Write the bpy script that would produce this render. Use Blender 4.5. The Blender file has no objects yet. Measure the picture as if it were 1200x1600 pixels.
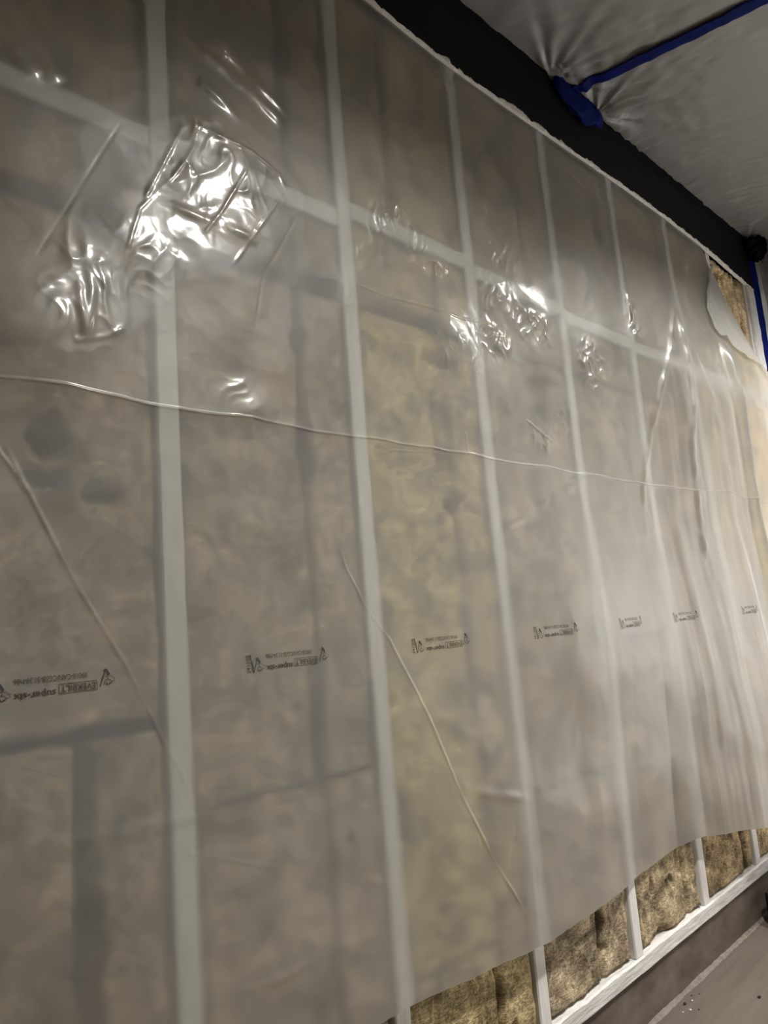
import bpy, math, random
import numpy as np
from mathutils import Matrix, Vector

scene = bpy.context.scene
col = scene.collection

# ------------------------------------------------------------------ camera, world, exposure
FLOOR_Z, CEIL_Z = 0.0, 2.645
cam_data = bpy.data.cameras.new('camera')
cam_data.sensor_fit = 'VERTICAL'
cam_data.sensor_height = 36.0
cam_data.lens = 25.42
cam_data.clip_start = 0.02
cam = bpy.data.objects.new('camera', cam_data)
_r = Vector((0.72034597, -0.6891363, -0.0786946))
_u = Vector((-0.05187467, -0.16666399, 0.98464823))
_f = Vector((0.6916724, 0.70520513, 0.15580445))
cam.matrix_world = Matrix(((_r.x, _u.x, -_f.x, 0.0),
                           (_r.y, _u.y, -_f.y, -1.0089),
                           (_r.z, _u.z, -_f.z, 1.0155),
                           (0, 0, 0, 1)))
col.objects.link(cam)
scene.camera = cam

world = bpy.data.worlds.new('room_world')
scene.world = world
world.use_nodes = True
world.node_tree.nodes['Background'].inputs[0].default_value = (0.9, 0.95, 1.0, 1)
world.node_tree.nodes['Background'].inputs[1].default_value = 0.02

scene.view_settings.view_transform = 'Standard'
scene.view_settings.look = 'None'
scene.view_settings.gamma = 1.0
scene.view_settings.use_curve_mapping = False
scene.view_settings.exposure = -0.28
try:
    scene.cycles.max_bounces = 12
    scene.cycles.transparent_max_bounces = 16
    scene.cycles.caustics_reflective = True
    scene.cycles.caustics_refractive = True
    scene.cycles.use_denoising = True
    scene.cycles.sample_clamp_indirect = 6.0
except Exception:
    pass

# unseen ceiling downlights, invented from the glints and shadows: (x, y, watts, spot angle in degrees, colour)
LAMPS = [(1.28, -1.20, 360, 150, (1.0, 0.97, 0.905)),
         (2.95, -0.90, 270, 150, (1.0, 0.97, 0.91)),
         (1.3, -2.55, 22, 150, (1.0, 0.96, 0.90))]
# unseen LED work light, invented, bounced off the return wall: position, aim, watts
WORK_POS, WORK_AIM, WORK_W = (2.75, -1.40, 1.00), (3.52, -1.10, 0.95), 80

# ------------------------------------------------------------------ helpers
rng = np.random.default_rng(7)
random.seed(7)


def smooth(t):
    t = np.clip(t, 0, 1)
    return t * t * (3 - 2 * t)


def noise2(x, y, seed=0):
    """gradient noise, about -1..1, vectorised"""
    x = np.asarray(x, float); y = np.asarray(y, float)
    g = np.random.default_rng(1000 + seed)
    perm = g.permutation(256)
    ang = g.random(256) * 2 * np.pi
    gx, gy = np.cos(ang), np.sin(ang)
    xi = np.floor(x).astype(int); yi = np.floor(y).astype(int)
    fx = x - xi; fy = y - yi

    def corner(ox, oy):
        h = perm[(perm[(xi + ox) & 255] + yi + oy) & 255]
        return gx[h] * (fx - ox) + gy[h] * (fy - oy)
    u = fx * fx * fx * (fx * (fx * 6 - 15) + 10)
    v = fy * fy * fy * (fy * (fy * 6 - 15) + 10)
    a = corner(0, 0) * (1 - u) + corner(1, 0) * u
    b = corner(0, 1) * (1 - u) + corner(1, 1) * u
    return (a * (1 - v) + b * v) * 1.5


def fbm(x, y, seed=0, octaves=3):
    s = 0; a = 1.0; f = 1.0
    for i in range(octaves):
        s = s + a * noise2(x * f, y * f, seed + i); a *= 0.5; f *= 2.1
    return s


def poly_dist(x, z, pts):
    """distance to a polyline and the position along it, 0..1"""
    best = np.full(x.shape, 9.0); along = np.zeros(x.shape)
    P = np.array(pts, float)
    seg = np.hypot(*(P[1:] - P[:-1]).T); tot = seg.sum(); acc = 0
    for i in range(len(P) - 1):
        a, b = P[i], P[i + 1]; d = b - a
        t = np.clip(((x - a[0]) * d[0] + (z - a[1]) * d[1]) / (d @ d), 0, 1)
        dist = np.hypot(x - a[0] - t * d[0], z - a[1] - t * d[1])
        m = dist < best
        best = np.where(m, dist, best)
        along = np.where(m, (acc + t * seg[i]) / tot, along)
        acc += seg[i]
    return best, along


def link(o, parent=None):
    col.objects.link(o)
    if parent is not None:
        o.parent = parent
    return o


def mesh_obj(name, verts, faces, mat, parent=None, smooth_shade=False):
    me = bpy.data.meshes.new(name)
    me.from_pydata([tuple(v) for v in verts], [], [tuple(f) for f in faces])
    me.update()
    if smooth_shade:
        me.polygons.foreach_set('use_smooth', [True] * len(me.polygons))
    me.materials.append(mat)
    return link(bpy.data.objects.new(name, me), parent)


def grid_obj(name, P, mat, parent=None, flip=False):
    """P: (rows, cols, 3) array of points -> smooth quad grid, fast path"""
    R, C = P.shape[:2]
    idx = np.arange(R * C).reshape(R, C)
    q = np.stack([idx[:-1, :-1], idx[:-1, 1:], idx[1:, 1:], idx[1:, :-1]], -1).reshape(-1, 4)
    if flip:
        q = q[:, ::-1]
    me = bpy.data.meshes.new(name)
    me.vertices.add(R * C)
    me.vertices.foreach_set('co', P.reshape(-1).astype(np.float32))
    n = len(q)
    me.loops.add(n * 4)
    me.loops.foreach_set('vertex_index', q.reshape(-1).astype(np.int32))
    me.polygons.add(n)
    me.polygons.foreach_set('loop_start', (np.arange(n) * 4).astype(np.int32))
    me.polygons.foreach_set('loop_total', np.full(n, 4, np.int32))
    me.update(calc_edges=True)
    me.polygons.foreach_set('use_smooth', np.ones(n, bool))
    me.validate()
    me.materials.append(mat)
    return link(bpy.data.objects.new(name, me), parent)


def box_data(x0, x1, y0, y1, z0, z1):
    v = [(x, y, z) for z in (z0, z1) for y in (y0, y1) for x in (x0, x1)]
    f = [(0, 2, 3, 1), (4, 5, 7, 6), (0, 1, 5, 4), (2, 6, 7, 3), (0, 4, 6, 2), (1, 3, 7, 5)]
    return v, f


def box_obj(name, b, mat, parent=None, bevel=0.0):
    v, f = box_data(*b)
    o = mesh_obj(name, v, f, mat, parent)
    if bevel:
        m = o.modifiers.new('bevel', 'BEVEL'); m.width = bevel; m.segments = 2
    return o


def empty(name, loc=(0, 0, 0)):
    o = bpy.data.objects.new(name, None)
    o.location = loc
    o.empty_display_size = 0.1
    return link(o)


def tag(o, label, cat=None, group=None, kind=None):
    o['label'] = label
    if cat: o['category'] = cat
    if group: o['group'] = group
    if kind: o['kind'] = kind
    return o


# ------------------------------------------------------------------ materials
def new_mat(name):
    m = bpy.data.materials.new(name); m.use_nodes = True
    nt = m.node_tree; nt.nodes.clear()
    out = nt.nodes.new('ShaderNodeOutputMaterial')
    return m, nt, out


def N(nt, kind, **kw):
    n = nt.nodes.new(kind)
    for k, v in kw.items():
        if k.startswith('i_'):
            key = k[2:]
            n.inputs[int(key) if key.isdigit() else key.replace('_', ' ')].default_value = v
        else:
            setattr(n, k, v)
    return n


def paint(name, c1, c2, scale=8, rough=0.6, bump=0.1, stretch=(1, 1, 1), detail=6, spec=0.4, use_obj_color=False):
    """plain procedural surface: two tones mixed by noise, with fine relief"""
    m, nt, out = new_mat(name)
    tc = N(nt, 'ShaderNodeTexCoord')
    mp = N(nt, 'ShaderNodeMapping'); mp.inputs['Scale'].default_value = stretch
    nz = N(nt, 'ShaderNodeTexNoise', i_Scale=scale, i_Detail=detail, i_Roughness=0.6)
    rp = N(nt, 'ShaderNodeValToRGB')
    rp.color_ramp.elements[0].position = 0.35; rp.color_ramp.elements[0].color = (*c1, 1)
    rp.color_ramp.elements[1].position = 0.65; rp.color_ramp.elements[1].color = (*c2, 1)
    bs = N(nt, 'ShaderNodeBsdfPrincipled', i_Roughness=rough)
    bs.inputs['Specular IOR Level'].default_value = spec
    bp = N(nt, 'ShaderNodeBump', i_Strength=bump, i_Distance=0.01)
    L = nt.links.new
    L(tc.outputs['Object'], mp.inputs[0]); L(mp.outputs[0], nz.inputs['Vector'])
    L(nz.outputs['Fac'], rp.inputs[0])
    colour = rp.outputs[0]
    if use_obj_color:
        oi = N(nt, 'ShaderNodeObjectInfo')
        mx = N(nt, 'ShaderNodeMix', data_type='RGBA', blend_type='MULTIPLY')
        mx.inputs[0].default_value = 1.0
        L(colour, mx.inputs[6]); L(oi.outputs['Color'], mx.inputs[7]); colour = mx.outputs[2]
    L(colour, bs.inputs['Base Color'])
    L(nz.outputs['Fac'], bp.inputs['Height']); L(bp.outputs[0], bs.inputs['Normal'])
    L(bs.outputs[0], out.inputs[0])
    return m


def film(name, clear, blur, scatter, tint=(0.925, 0.928, 0.90), rough=0.13, blur_rough=0.56, ior=1.30, back=0.5, gloss=1.5, bump_strength=0.05, broad=0.42, thru=0.95):
    """milky polyethylene film: part clear, part blurring, part scattering, with a glossy skin"""
    m, nt, out = new_mat(name)
    L = nt.links.new
    tc = N(nt, 'ShaderNodeTexCoord')
    nz = N(nt, 'ShaderNodeTexNoise', i_Scale=38.0, i_Detail=3.0)
    L(tc.outputs['Object'], nz.inputs['Vector'])
    bp = N(nt, 'ShaderNodeBump', i_Strength=bump_strength, i_Distance=0.004)
    L(nz.outputs['Fac'], bp.inputs['Height'])
    tr = N(nt, 'ShaderNodeBsdfTransparent'); tr.inputs[0].default_value = (*[c * thru for c in tint], 1)
    rf = N(nt, 'ShaderNodeBsdfRefraction', i_Roughness=blur_rough, i_IOR=ior); rf.inputs[0].default_value = (*[c * thru for c in tint], 1)
    df = N(nt, 'ShaderNodeBsdfDiffuse'); df.inputs[0].default_value = (*[c * 0.95 for c in tint], 1)
    tl = N(nt, 'ShaderNodeBsdfTranslucent'); tl.inputs[0].default_value = (*[c * 0.95 for c in tint], 1)
    gl = N(nt, 'ShaderNodeBsdfGlossy', i_Roughness=rough); gl.inputs[0].default_value = (1, 1, 1, 1)
    gb = N(nt, 'ShaderNodeBsdfGlossy', i_Roughness=broad); gb.inputs[0].default_value = (1, 1, 1, 1)
    for n in (df, gl, gb):
        L(bp.outputs[0], n.inputs['Normal'])
    mg = N(nt, 'ShaderNodeMixShader'); mg.inputs[0].default_value = 0.7
    L(gl.outputs[0], mg.inputs[1]); L(gb.outputs[0], mg.inputs[2])
    m1 = N(nt, 'ShaderNodeMixShader'); m1.inputs[0].default_value = blur / max(1e-6, clear + blur)
    L(tr.outputs[0], m1.inputs[1]); L(rf.outputs[0], m1.inputs[2])
    m2 = N(nt, 'ShaderNodeMixShader'); m2.inputs[0].default_value = back
    L(df.outputs[0], m2.inputs[1]); L(tl.outputs[0], m2.inputs[2])
    m3 = N(nt, 'ShaderNodeMixShader'); m3.inputs[0].default_value = scatter / (clear + blur + scatter)
    L(m1.outputs[0], m3.inputs[1]); L(m2.outputs[0], m3.inputs[2])
    lw = N(nt, 'ShaderNodeLayerWeight', i_Blend=0.5)
    mth = N(nt, 'ShaderNodeMath', operation='POWER'); mth.inputs[1].default_value = 5.0
    L(lw.outputs['Facing'], mth.inputs[0])
    mad = N(nt, 'ShaderNodeMath', operation='MULTIPLY_ADD'); mad.inputs[1].default_value = 0.85; mad.inputs[2].default_value = 0.05 * gloss
    L(mth.outputs[0], mad.inputs[0])
    m4 = N(nt, 'ShaderNodeMixShader')
    L(mad.outputs[0], m4.inputs[0]); L(m3.outputs[0], m4.inputs[1]); L(mg.outputs[0], m4.inputs[2])
    L(m4.outputs[0], out.inputs[0])
    return m


def wool(name):
    """mineral wool: olive brown, fine combed fibres, tone from the object colour"""
    m, nt, out = new_mat(name)
    L = nt.links.new
    tc = N(nt, 'ShaderNodeTexCoord')
    n1 = N(nt, 'ShaderNodeTexNoise', i_Scale=10.0, i_Detail=8.0, i_Roughness=0.68)
    mp = N(nt, 'ShaderNodeMapping'); mp.inputs['Scale'].default_value = (90, 60, 420)
    mp.inputs['Rotation'].default_value = (0, 0.12, 0)
    n2 = N(nt, 'ShaderNodeTexNoise', i_Scale=1.0, i_Detail=3.0)
    n3 = N(nt, 'ShaderNodeTexNoise', i_Scale=160.0, i_Detail=4.0, i_Roughness=0.7)
    L(tc.outputs['Object'], n1.inputs['Vector']); L(tc.outputs['Object'], mp.inputs[0]); L(mp.outputs[0], n2.inputs['Vector'])
    L(tc.outputs['Object'], n3.inputs['Vector'])
    add = N(nt, 'ShaderNodeMath', operation='ADD'); L(n2.outputs['Fac'], add.inputs[0]); L(n3.outputs['Fac'], add.inputs[1])
    hal = N(nt, 'ShaderNodeMath', operation='MULTIPLY'); hal.inputs[1].default_value = 0.5; L(add.outputs[0], hal.inputs[0])
    rp = N(nt, 'ShaderNodeValToRGB')
    e = rp.color_ramp.elements
    e[0].position = 0.33; e[0].color = (0.18, 0.142, 0.090, 1)
    e[1].position = 0.68; e[1].color = (0.72, 0.625, 0.46, 1)
    L(hal.outputs[0], rp.inputs[0])
    rp2 = N(nt, 'ShaderNodeValToRGB')
    e = rp2.color_ramp.elements
    e[0].position = 0.36; e[0].color = (0.36, 0.34, 0.31, 1)
    e[1].position = 0.64; e[1].color = (1.40, 1.37, 1.32, 1)
    L(n1.outputs['Fac'], rp2.inputs[0])
    n4 = N(nt, 'ShaderNodeTexNoise', i_Scale=34.0, i_Detail=6.0, i_Roughness=0.65, i_Distortion=0.6)
    L(tc.outputs['Object'], n4.inputs['Vector'])
    rp3 = N(nt, 'ShaderNodeValToRGB')
    e = rp3.color_ramp.elements
    e[0].position = 0.34; e[0].color = (0.40, 0.38, 0.34, 1)
    e[1].position = 0.62; e[1].color = (1.2, 1.19, 1.16, 1)
    L(n4.outputs['Fac'], rp3.inputs[0])
    mx3 = N(nt, 'ShaderNodeMix', data_type='RGBA', blend_type='MULTIPLY'); mx3.inputs[0].default_value = 0.5
    oi = N(nt, 'ShaderNodeObjectInfo')
    mx = N(nt, 'ShaderNodeMix', data_type='RGBA', blend_type='MULTIPLY'); mx.inputs[0].default_value = 1
    mx2 = N(nt, 'ShaderNodeMix', data_type='RGBA', blend_type='MULTIPLY'); mx2.inputs[0].default_value = 1
    L(rp.outputs[0], mx.inputs[6]); L(rp2.outputs[0], mx.inputs[7]); L(mx.outputs[2], mx3.inputs[6]); L(rp3.outputs[0], mx3.inputs[7]); L(mx3.outputs[2], mx2.inputs[6]); L(oi.outputs['Color'], mx2.inputs[7])
    bs = N(nt, 'ShaderNodeBsdfPrincipled', i_Roughness=0.95); bs.inputs['Specular IOR Level'].default_value = 0.1
    bp = N(nt, 'ShaderNodeBump', i_Strength=0.7, i_Distance=0.004)
    L(hal.outputs[0], bp.inputs['Height']); L(bp.outputs[0], bs.inputs['Normal'])
    L(mx2.outputs[2], bs.inputs['Base Color']); L(bs.outputs[0], out.inputs[0])
    return m


M_FILM = film('hazy_poly_film', clear=0.24, blur=0.54, scatter=0.22, back=0.30, gloss=1.25)
M_FLAP = film('folded_poly_film', clear=0.20, blur=0.32, scatter=0.48, back=0.3)
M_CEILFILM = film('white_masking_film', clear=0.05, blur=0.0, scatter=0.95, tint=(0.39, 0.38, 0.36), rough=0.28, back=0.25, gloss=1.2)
M_STUD = paint('white_painted_timber', (0.72, 0.70, 0.67), (0.84, 0.82, 0.79), scale=14, rough=0.55, bump=0.15, stretch=(4, 4, 0.6))
M_PLATE = paint('white_painted_plate', (0.62, 0.60, 0.58), (0.86, 0.84, 0.82), scale=22, rough=0.5, bump=0.35, stretch=(0.5, 4, 4))
M_WOOL = wool('mineral_wool')
M_SHEATH = paint('dark_sheathing', (0.03, 0.028, 0.025), (0.06, 0.055, 0.045), scale=6, rough=0.9)
M_BAND = paint('charcoal_wall_paint', (0.0055, 0.0055, 0.006), (0.0075, 0.0075, 0.0075), scale=40, rough=0.75, bump=0.04, spec=0.15)
M_TORN = paint('torn_gypsum_paper', (0.80, 0.78, 0.73), (0.92, 0.90, 0.86), scale=60, rough=0.85, bump=0.5)
M_WHITEWALL = paint('white_drywall', (0.68, 0.67, 0.63), (0.78, 0.77, 0.73), scale=30, rough=0.75, bump=0.08)
M_ROOM = paint('room_paint', (0.24, 0.235, 0.22), (0.28, 0.275, 0.26), scale=4, rough=0.8, bump=0.03)
M_CONC = paint('concrete_curb', (0.085, 0.064, 0.050), (0.165, 0.135, 0.110), scale=7, rough=0.85, bump=0.25, stretch=(1, 1, 1.6))
M_FLOOR = paint('floor_boards', (0.115, 0.090, 0.072), (0.150, 0.121, 0.099), scale=3.5, rough=0.55, bump=0.05, stretch=(0.8, 9, 1))
M_BEAD = paint('grey_sealant', (0.15, 0.125, 0.105), (0.24, 0.205, 0.175), scale=60, rough=0.7, bump=0.3)
M_TAPE = paint('blue_masking_tape', (0.0015, 0.005, 0.075), (0.003, 0.011, 0.13), scale=25, rough=0.7, bump=0.15, spec=0.12)
M_DARK_TAPE_GAP = paint('dark_navy_tape', (0.002, 0.002, 0.004), (0.003, 0.003, 0.007), scale=25, rough=0.7, bump=0.1, spec=0.1)  # also colours the strip that stands for the shaded gap
M_INK = paint('black_print_ink', (0.030, 0.028, 0.025), (0.045, 0.042, 0.038), scale=200, rough=0.6, bump=0.0)
M_BLACK = paint('black_plastic', (0.006, 0.006, 0.006), (0.012, 0.012, 0.012), scale=50, rough=0.35, bump=0.05)
M_GREY = paint('grey_plastic', (0.12, 0.12, 0.11), (0.18, 0.17, 0.16), scale=50, rough=0.4, bump=0.05)
M_CRUMB = paint('dark_crumb', (0.02, 0.016, 0.012), (0.05, 0.04, 0.03), scale=90, rough=0.9, bump=0.4)
M_CHIP = paint('pale_crumb', (0.5, 0.46, 0.40), (0.7, 0.66, 0.6), scale=90, rough=0.9, bump=0.4)
M_LENS, _nt, _out = new_mat('lamp_lens')
_e = N(_nt, 'ShaderNodeEmission', i_Strength=6.0); _e.inputs[0].default_value = (1.0, 0.93, 0.82, 1)
_nt.links.new(_e.outputs[0], _out.inputs[0])

# ------------------------------------------------------------------ room shell
XL, XR, YF = -2.4, 3.52, -3.4
PITCH, STUD0, SW, SD = 0.4064, 0.5336, 0.038, 0.089
Z_PLATE0, Z_PLATE1 = 0.122, 0.160

o = box_obj('floor', (XL, XR + 0.1, YF, 0.2, -0.06, FLOOR_Z), M_FLOOR)
tag(o, 'dull brown grey floor in front of the concrete curb', kind='structure')
o = box_obj('ceiling', (XL, XR + 0.1, YF, 0.2, CEIL_Z + 0.02, CEIL_Z + 0.1), M_ROOM)
tag(o, 'ceiling hidden above the masking film', kind='structure')
o = box_obj('wall_left', (XL - 0.1, XL, YF, 0.2, 0, CEIL_Z + 0.1), M_ROOM)
tag(o, 'plain painted side wall behind the viewer', kind='structure')
o = box_obj('wall_front', (XL, XR + 0.1, YF - 0.1, YF, 0, CEIL_Z + 0.1), M_ROOM)
tag(o, 'plain painted wall opposite the stud wall', kind='structure')
o = box_obj('wall_right', (XR, XR + 0.1, YF, 0.2, 0, CEIL_Z + 0.1), M_WHITEWALL)
tag(o, 'pale return wall at the far corner', kind='structure')

curb = box_obj('wall_curb', (XL, XR, 0.006, 0.2, 0, Z_PLATE0), M_CONC, bevel=0.004)
tag(curb, 'low brown grey concrete curb under the white bottom plate', kind='structure')
# uneven sealant line where curb and floor meet
xs = np.arange(0.2, XR, 0.012)
w = 0.005 + 0.004 * noise2(xs * 9, xs * 0, 3) + 0.002 * noise2(xs * 30, xs * 0, 4)
w = np.clip(w, 0.0015, 0.03)
P = np.zeros((4, len(xs), 3))
P[:, :, 0] = xs
P[0, :, 1] = 0.0055; P[0, :, 2] = np.clip(w * 1.1, 0.004, 0.04)
P[1, :, 1] = -w * 0.35; P[1, :, 2] = w * 0.7
P[2, :, 1] = -w * 0.9; P[2, :, 2] = w * 0.3
P[3, :, 1] = -w * 1.3; P[3, :, 2] = 0.0005
grid_obj('sealant_bead', P, M_BEAD, curb, flip=True)

# ------------------------------------------------------------------ stud wall
wall = empty('wall_back', (0, 0, 0))
tag(wall, 'white painted stud wall filled with insulation', kind='structure')
box_obj('sheathing', (XL, XR, SD, 0.12, Z_PLATE0, CEIL_Z), M_SHEATH, wall)
STUDS = [STUD0 + PITCH * k for k in range(-3, 8)]
for i, sx in enumerate(STUDS):
    zs = np.linspace(Z_PLATE1, 2.44, 60)
    wob = 0.0012 * noise2(zs * 5, zs * 0 + i, 11); wob2 = 0.0012 * noise2(zs * 9, zs * 0 + i, 12)
    V, F = [], []
    for j, z in enumerate(zs):
        a, b = sx - SW / 2 + wob[j], sx + SW / 2 + wob2[j]
        V += [(a, SD, z), (a, 0.003, z), (a + 0.003, 0, z), (b - 0.003, 0, z), (b, 0.003, z), (b, SD, z)]
        if j:
            o0, o1 = (j - 1) * 6, j * 6
            for k in range(5):
                F.append((o0 + k, o0 + k + 1, o1 + k + 1, o1 + k))
    F.append((0, 5, 4, 3, 2, 1)); n = len(V) - 6
    F.append((n, n + 1, n + 2, n + 3, n + 4, n + 5))
    mesh_obj('stud', V, F, M_STUD, wall)
# bottom plate, its top edge splashed unevenly with paint
xs = np.arange(XL, XR, 0.02)
lip = Z_PLATE1 + 0.003 * noise2(xs * 9, xs * 0, 21) + 0.002 * noise2(xs * 35, xs * 0, 22)
P = np.zeros((6, len(xs), 3)); P[:, :, 0] = xs
fr = -0.004 + 0.0015 * noise2(xs * 12, xs * 0, 23)
P[0, :, 1] = SD; P[0, :, 2] = Z_PLATE0
P[1, :, 1] = fr + 0.002; P[1, :, 2] = Z_PLATE0
P[2, :, 1] = fr; P[2, :, 2] = Z_PLATE0 + 0.003
P[3, :, 1] = fr; P[3, :, 2] = lip - 0.004
P[4, :, 1] = fr + 0.004; P[4, :, 2] = lip
P[5, :, 1] = SD; P[5, :, 2] = lip
o = grid_obj('bottom_plate', P, M_PLATE, wall, flip=False)
o.data.polygons.foreach_set('use_smooth', np.zeros(len(o.data.polygons), bool))
# blocking between the studs, slightly staggered
BLOCK_Z = {-1: 1.842, 0: 1.846, 1: 1.876, 2: 1.862, 3: 1.848, 4: 1.843, 5: 1.838, 6: 1.836, -2: 1.84}
for k, bz in BLOCK_Z.items():
    a = STUD0 + PITCH * k + SW / 2 + 0.001
    box_obj('blocking', (a, a + PITCH - SW - 0.002, 0.001, SD, bz - 0.019, bz + 0.019), M_STUD, wall, bevel=0.002)

# ------------------------------------------------------------------ insulation batts
ORD = {-2: 'second bay left of the frame edge', -1: 'partial bay at left picture edge', 0: 'first full bay from the left', 1: 'second full bay from the left', 2: 'third full bay from the left',
       3: 'fourth full bay from the left', 4: 'fifth full bay from the left', 5: 'sixth full bay from the left', 6: 'last bay beside far corner'}
JOIN = {-1: 0.394, 0: 0.802, 1: 1.212, 2: 1.594, 3: 2.05, 4: 2.476, 5: 2.80, 6: 3.27}
SPLIT = {-1: 0.90, 0: 0.765, 1: 0.38, 2: 0.62, 3: 0.93, 4: 0.71, 5: 1.02, 6: 0.88}
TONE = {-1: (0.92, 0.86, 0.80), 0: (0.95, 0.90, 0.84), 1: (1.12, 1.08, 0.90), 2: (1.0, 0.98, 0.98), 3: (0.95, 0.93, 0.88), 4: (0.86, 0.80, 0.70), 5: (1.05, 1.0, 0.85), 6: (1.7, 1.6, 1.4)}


PITS = [(0.352, 1.313, 0.018, 0.026, 0.07), (0.345, 1.255, 0.03, 0.010, 0.04), (0.43, 1.235, 0.025, 0.012, 0.04), (0.80, 1.556, 0.014, 0.022, 0.07),
        (0.395, 0.80, 0.010, 0.16, 0.06), (0.40, 0.62, 0.016, 0.09, 0.06), (0.43, 0.90, 0.05, 0.010, 0.05), (0.805, 1.34, 0.010, 0.07, 0.06), (0.80, 2.10, 0.008, 0.12, 0.06),
        (0.47, 1.78, 0.03, 0.03, 0.06), (0.60, 1.69, 0.05, 0.012, 0.05), (0.87, 1.68, 0.05, 0.014, 0.07), (1.18, 1.42, 0.012, 0.12, 0.05), (1.21, 1.60, 0.05, 0.010, 0.05),
        (1.20, 1.26, 0.014, 0.016, 0.06), (0.79, 0.85, 0.012, 0.10, 0.04), (1.21, 0.95, 0.010, 0.14, 0.04), (1.62, 1.62, 0.05, 0.014, 0.05), (1.595, 1.52, 0.02, 0.03, 0.05),
        (2.58, 1.62, 0.04, 0.014, 0.07), (2.47, 1.50, 0.03, 0.03, 0.07), (2.47, 1.56, 0.03, 0.014, 0.06), (2.66, 0.9, 0.03, 0.04, 0.06), (2.40, 0.80, 0.04, 0.008, 0.05), (2.476, 0.28, 0.010, 0.06, 0.06),
        (3.05, 2.36, 0.02, 0.02, 0.06), (3.12, 2.385, 0.05, 0.012, 0.06), (3.27, 2.20, 0.006, 0.12, 0.06), (3.33, 1.96, 0.008, 0.02, 0.05),
        (1.60, 0.26, 0.006, 0.05, 0.05), (1.53, 0.275, 0.04, 0.005, 0.012), (1.86, 0.29, 0.006, 0.02, 0.02), (1.94, 0.27, 0.006, 0.012, 0.02), (1.88, 0.17, 0.03, 0.010, 0.03)]


def batt(x0, x1, z0, z1, seed, tone, label, step=0.008, lean=0.0):
    nx = max(6, int((x1 - x0) / step)); nz = max(6, int((z1 - z0) / step))
    u = np.linspace(0, 1, nx); v = np.linspace(0, 1, nz)
    U, V_ = np.meshgrid(u, v)
    # ragged outline
    l = x0 + 0.004 * np.abs(noise2(V_ * (z1 - z0) * 18, V_ * 0 + seed, 31)) + 0.003 * noise2(V_ * (z1 - z0) * 6, V_ * 0 + seed, 33)
    r = x1 - 0.005 * np.abs(noise2(V_ * (z1 - z0) * 18, V_ * 0 + seed + .5, 32)) - 0.003 * noise2(V_ * (z1 - z0) * 6, V_ * 0 + seed, 34)
    X = l + (r - l) * U
    t = z1 - 0.006 * np.abs(noise2(U * (x1 - x0) * 18, U * 0 + seed, 35)); b = z0 + 0.004 * np.abs(noise2(U * (x1 - x0) * 18, U * 0 + seed, 36))
    Z = b + (t - b) * V_
    e = np.minimum(np.minimum(X - x0, x1 - X), 2.5 * np.minimum(Z - z0, z1 - Z))
    Y = 0.0060 + 0.006 * fbm(X * 7 + seed * 3.1, Z * 7, 40, 3) + 0.0022 * noise2(X * 45, Z * 45 + seed, 44)
    # pulled-out tufts and tears
    for hx, hz, hrx, hrz, hd in PITS:
        if x0 - 0.05 < hx < x1 + 0.05 and z0 - 0.1 < hz < z1 + 0.1:
            q = np.hypot((X - hx) / hrx, (Z - hz) / hrz) + 0.45 * noise2(X * 40, Z * 40, 48)
            Y = Y + hd * smooth(1.5 - q)
    tear = noise2(X * 24 + seed, Z * 16, 47)
    Y += 0.012 * smooth((tear - 0.45) / 0.3)
    Y += 0.012 * (1 - smooth(e / 0.014))
    Y = np.clip(Y, 0.0015, SD - 0.008)
    G = np.zeros((nz + 2, nx + 2, 3))
    G[1:-1, 1:-1, 0] = X; G[1:-1, 1:-1, 1] = Y; G[1:-1, 1:-1, 2] = Z
    G[0, 1:-1] = G[1, 1:-1]; G[-1, 1:-1] = G[-2, 1:-1]
    G[:, 0] = G[:, 1]; G[:, -1] = G[:, -2]
    for s in (G[0, :], G[-1, :], G[:, 0], G[:, -1]):
        s[:, 1] = SD - 0.001
    o = grid_obj('insulation_batt', G, M_WOOL)
    o.color = (*tone, 1)
    tag(o, label, 'insulation', 'mineral wool batts in the stud bays')
    return o


n = 0
for k in range(-1, 7):
    a = STUD0 + PITCH * k + SW / 2 + 0.0015
    b = STUD0 + PITCH * (k + 1) - SW / 2 - 0.0015
    jx = JOIN[k]
    bz = BLOCK_Z[k]
    rows = [('bottom row', Z_PLATE1 + 0.002, SPLIT[k] - (0.006 if k < 0 else 0.0)), ('second row', SPLIT[k] + (0.006 if k < 0 else 0.0005), 1.664 if k < 2 else 1.675), ('strip under the blocking', 1.692 if k < 2 else 1.679, bz - 0.022), ('top row', bz + 0.022, 2.42)]
    for rname, z0, z1 in rows:
        j = jx
        if k == 1 and rname.startswith('top'):
            j = 1.09
        whole = k == -1 and not rname.startswith('bottom')
        for side, x0, x1 in ((('whole', a, b),) if whole else (('wide', a, j - 0.002), ('narrow', j + 0.0025, b))):
            if x1 - x0 < 0.03:
                continue
            n += 1
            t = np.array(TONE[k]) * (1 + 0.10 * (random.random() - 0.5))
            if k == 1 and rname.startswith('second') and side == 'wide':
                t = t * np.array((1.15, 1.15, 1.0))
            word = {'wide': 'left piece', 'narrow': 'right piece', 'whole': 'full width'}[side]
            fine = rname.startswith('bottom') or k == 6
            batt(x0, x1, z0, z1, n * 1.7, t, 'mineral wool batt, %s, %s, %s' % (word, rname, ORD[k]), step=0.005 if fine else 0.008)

# ------------------------------------------------------------------ dark drywall band, torn edges, corner strip
TOPX = [XL, 0.6, 1.057, 1.20, 1.332, 1.55, 1.799, 2.186, 2.57, 2.95, 3.347, 3.60]
TOPZ = [2.425, 2.428, 2.428, 2.416, 2.410, 2.412, 2.418, 2.430, 2.434, 2.425, 2.397, 2.385]


def top_z(x):
    return np.interp(x, TOPX, TOPZ)


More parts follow.
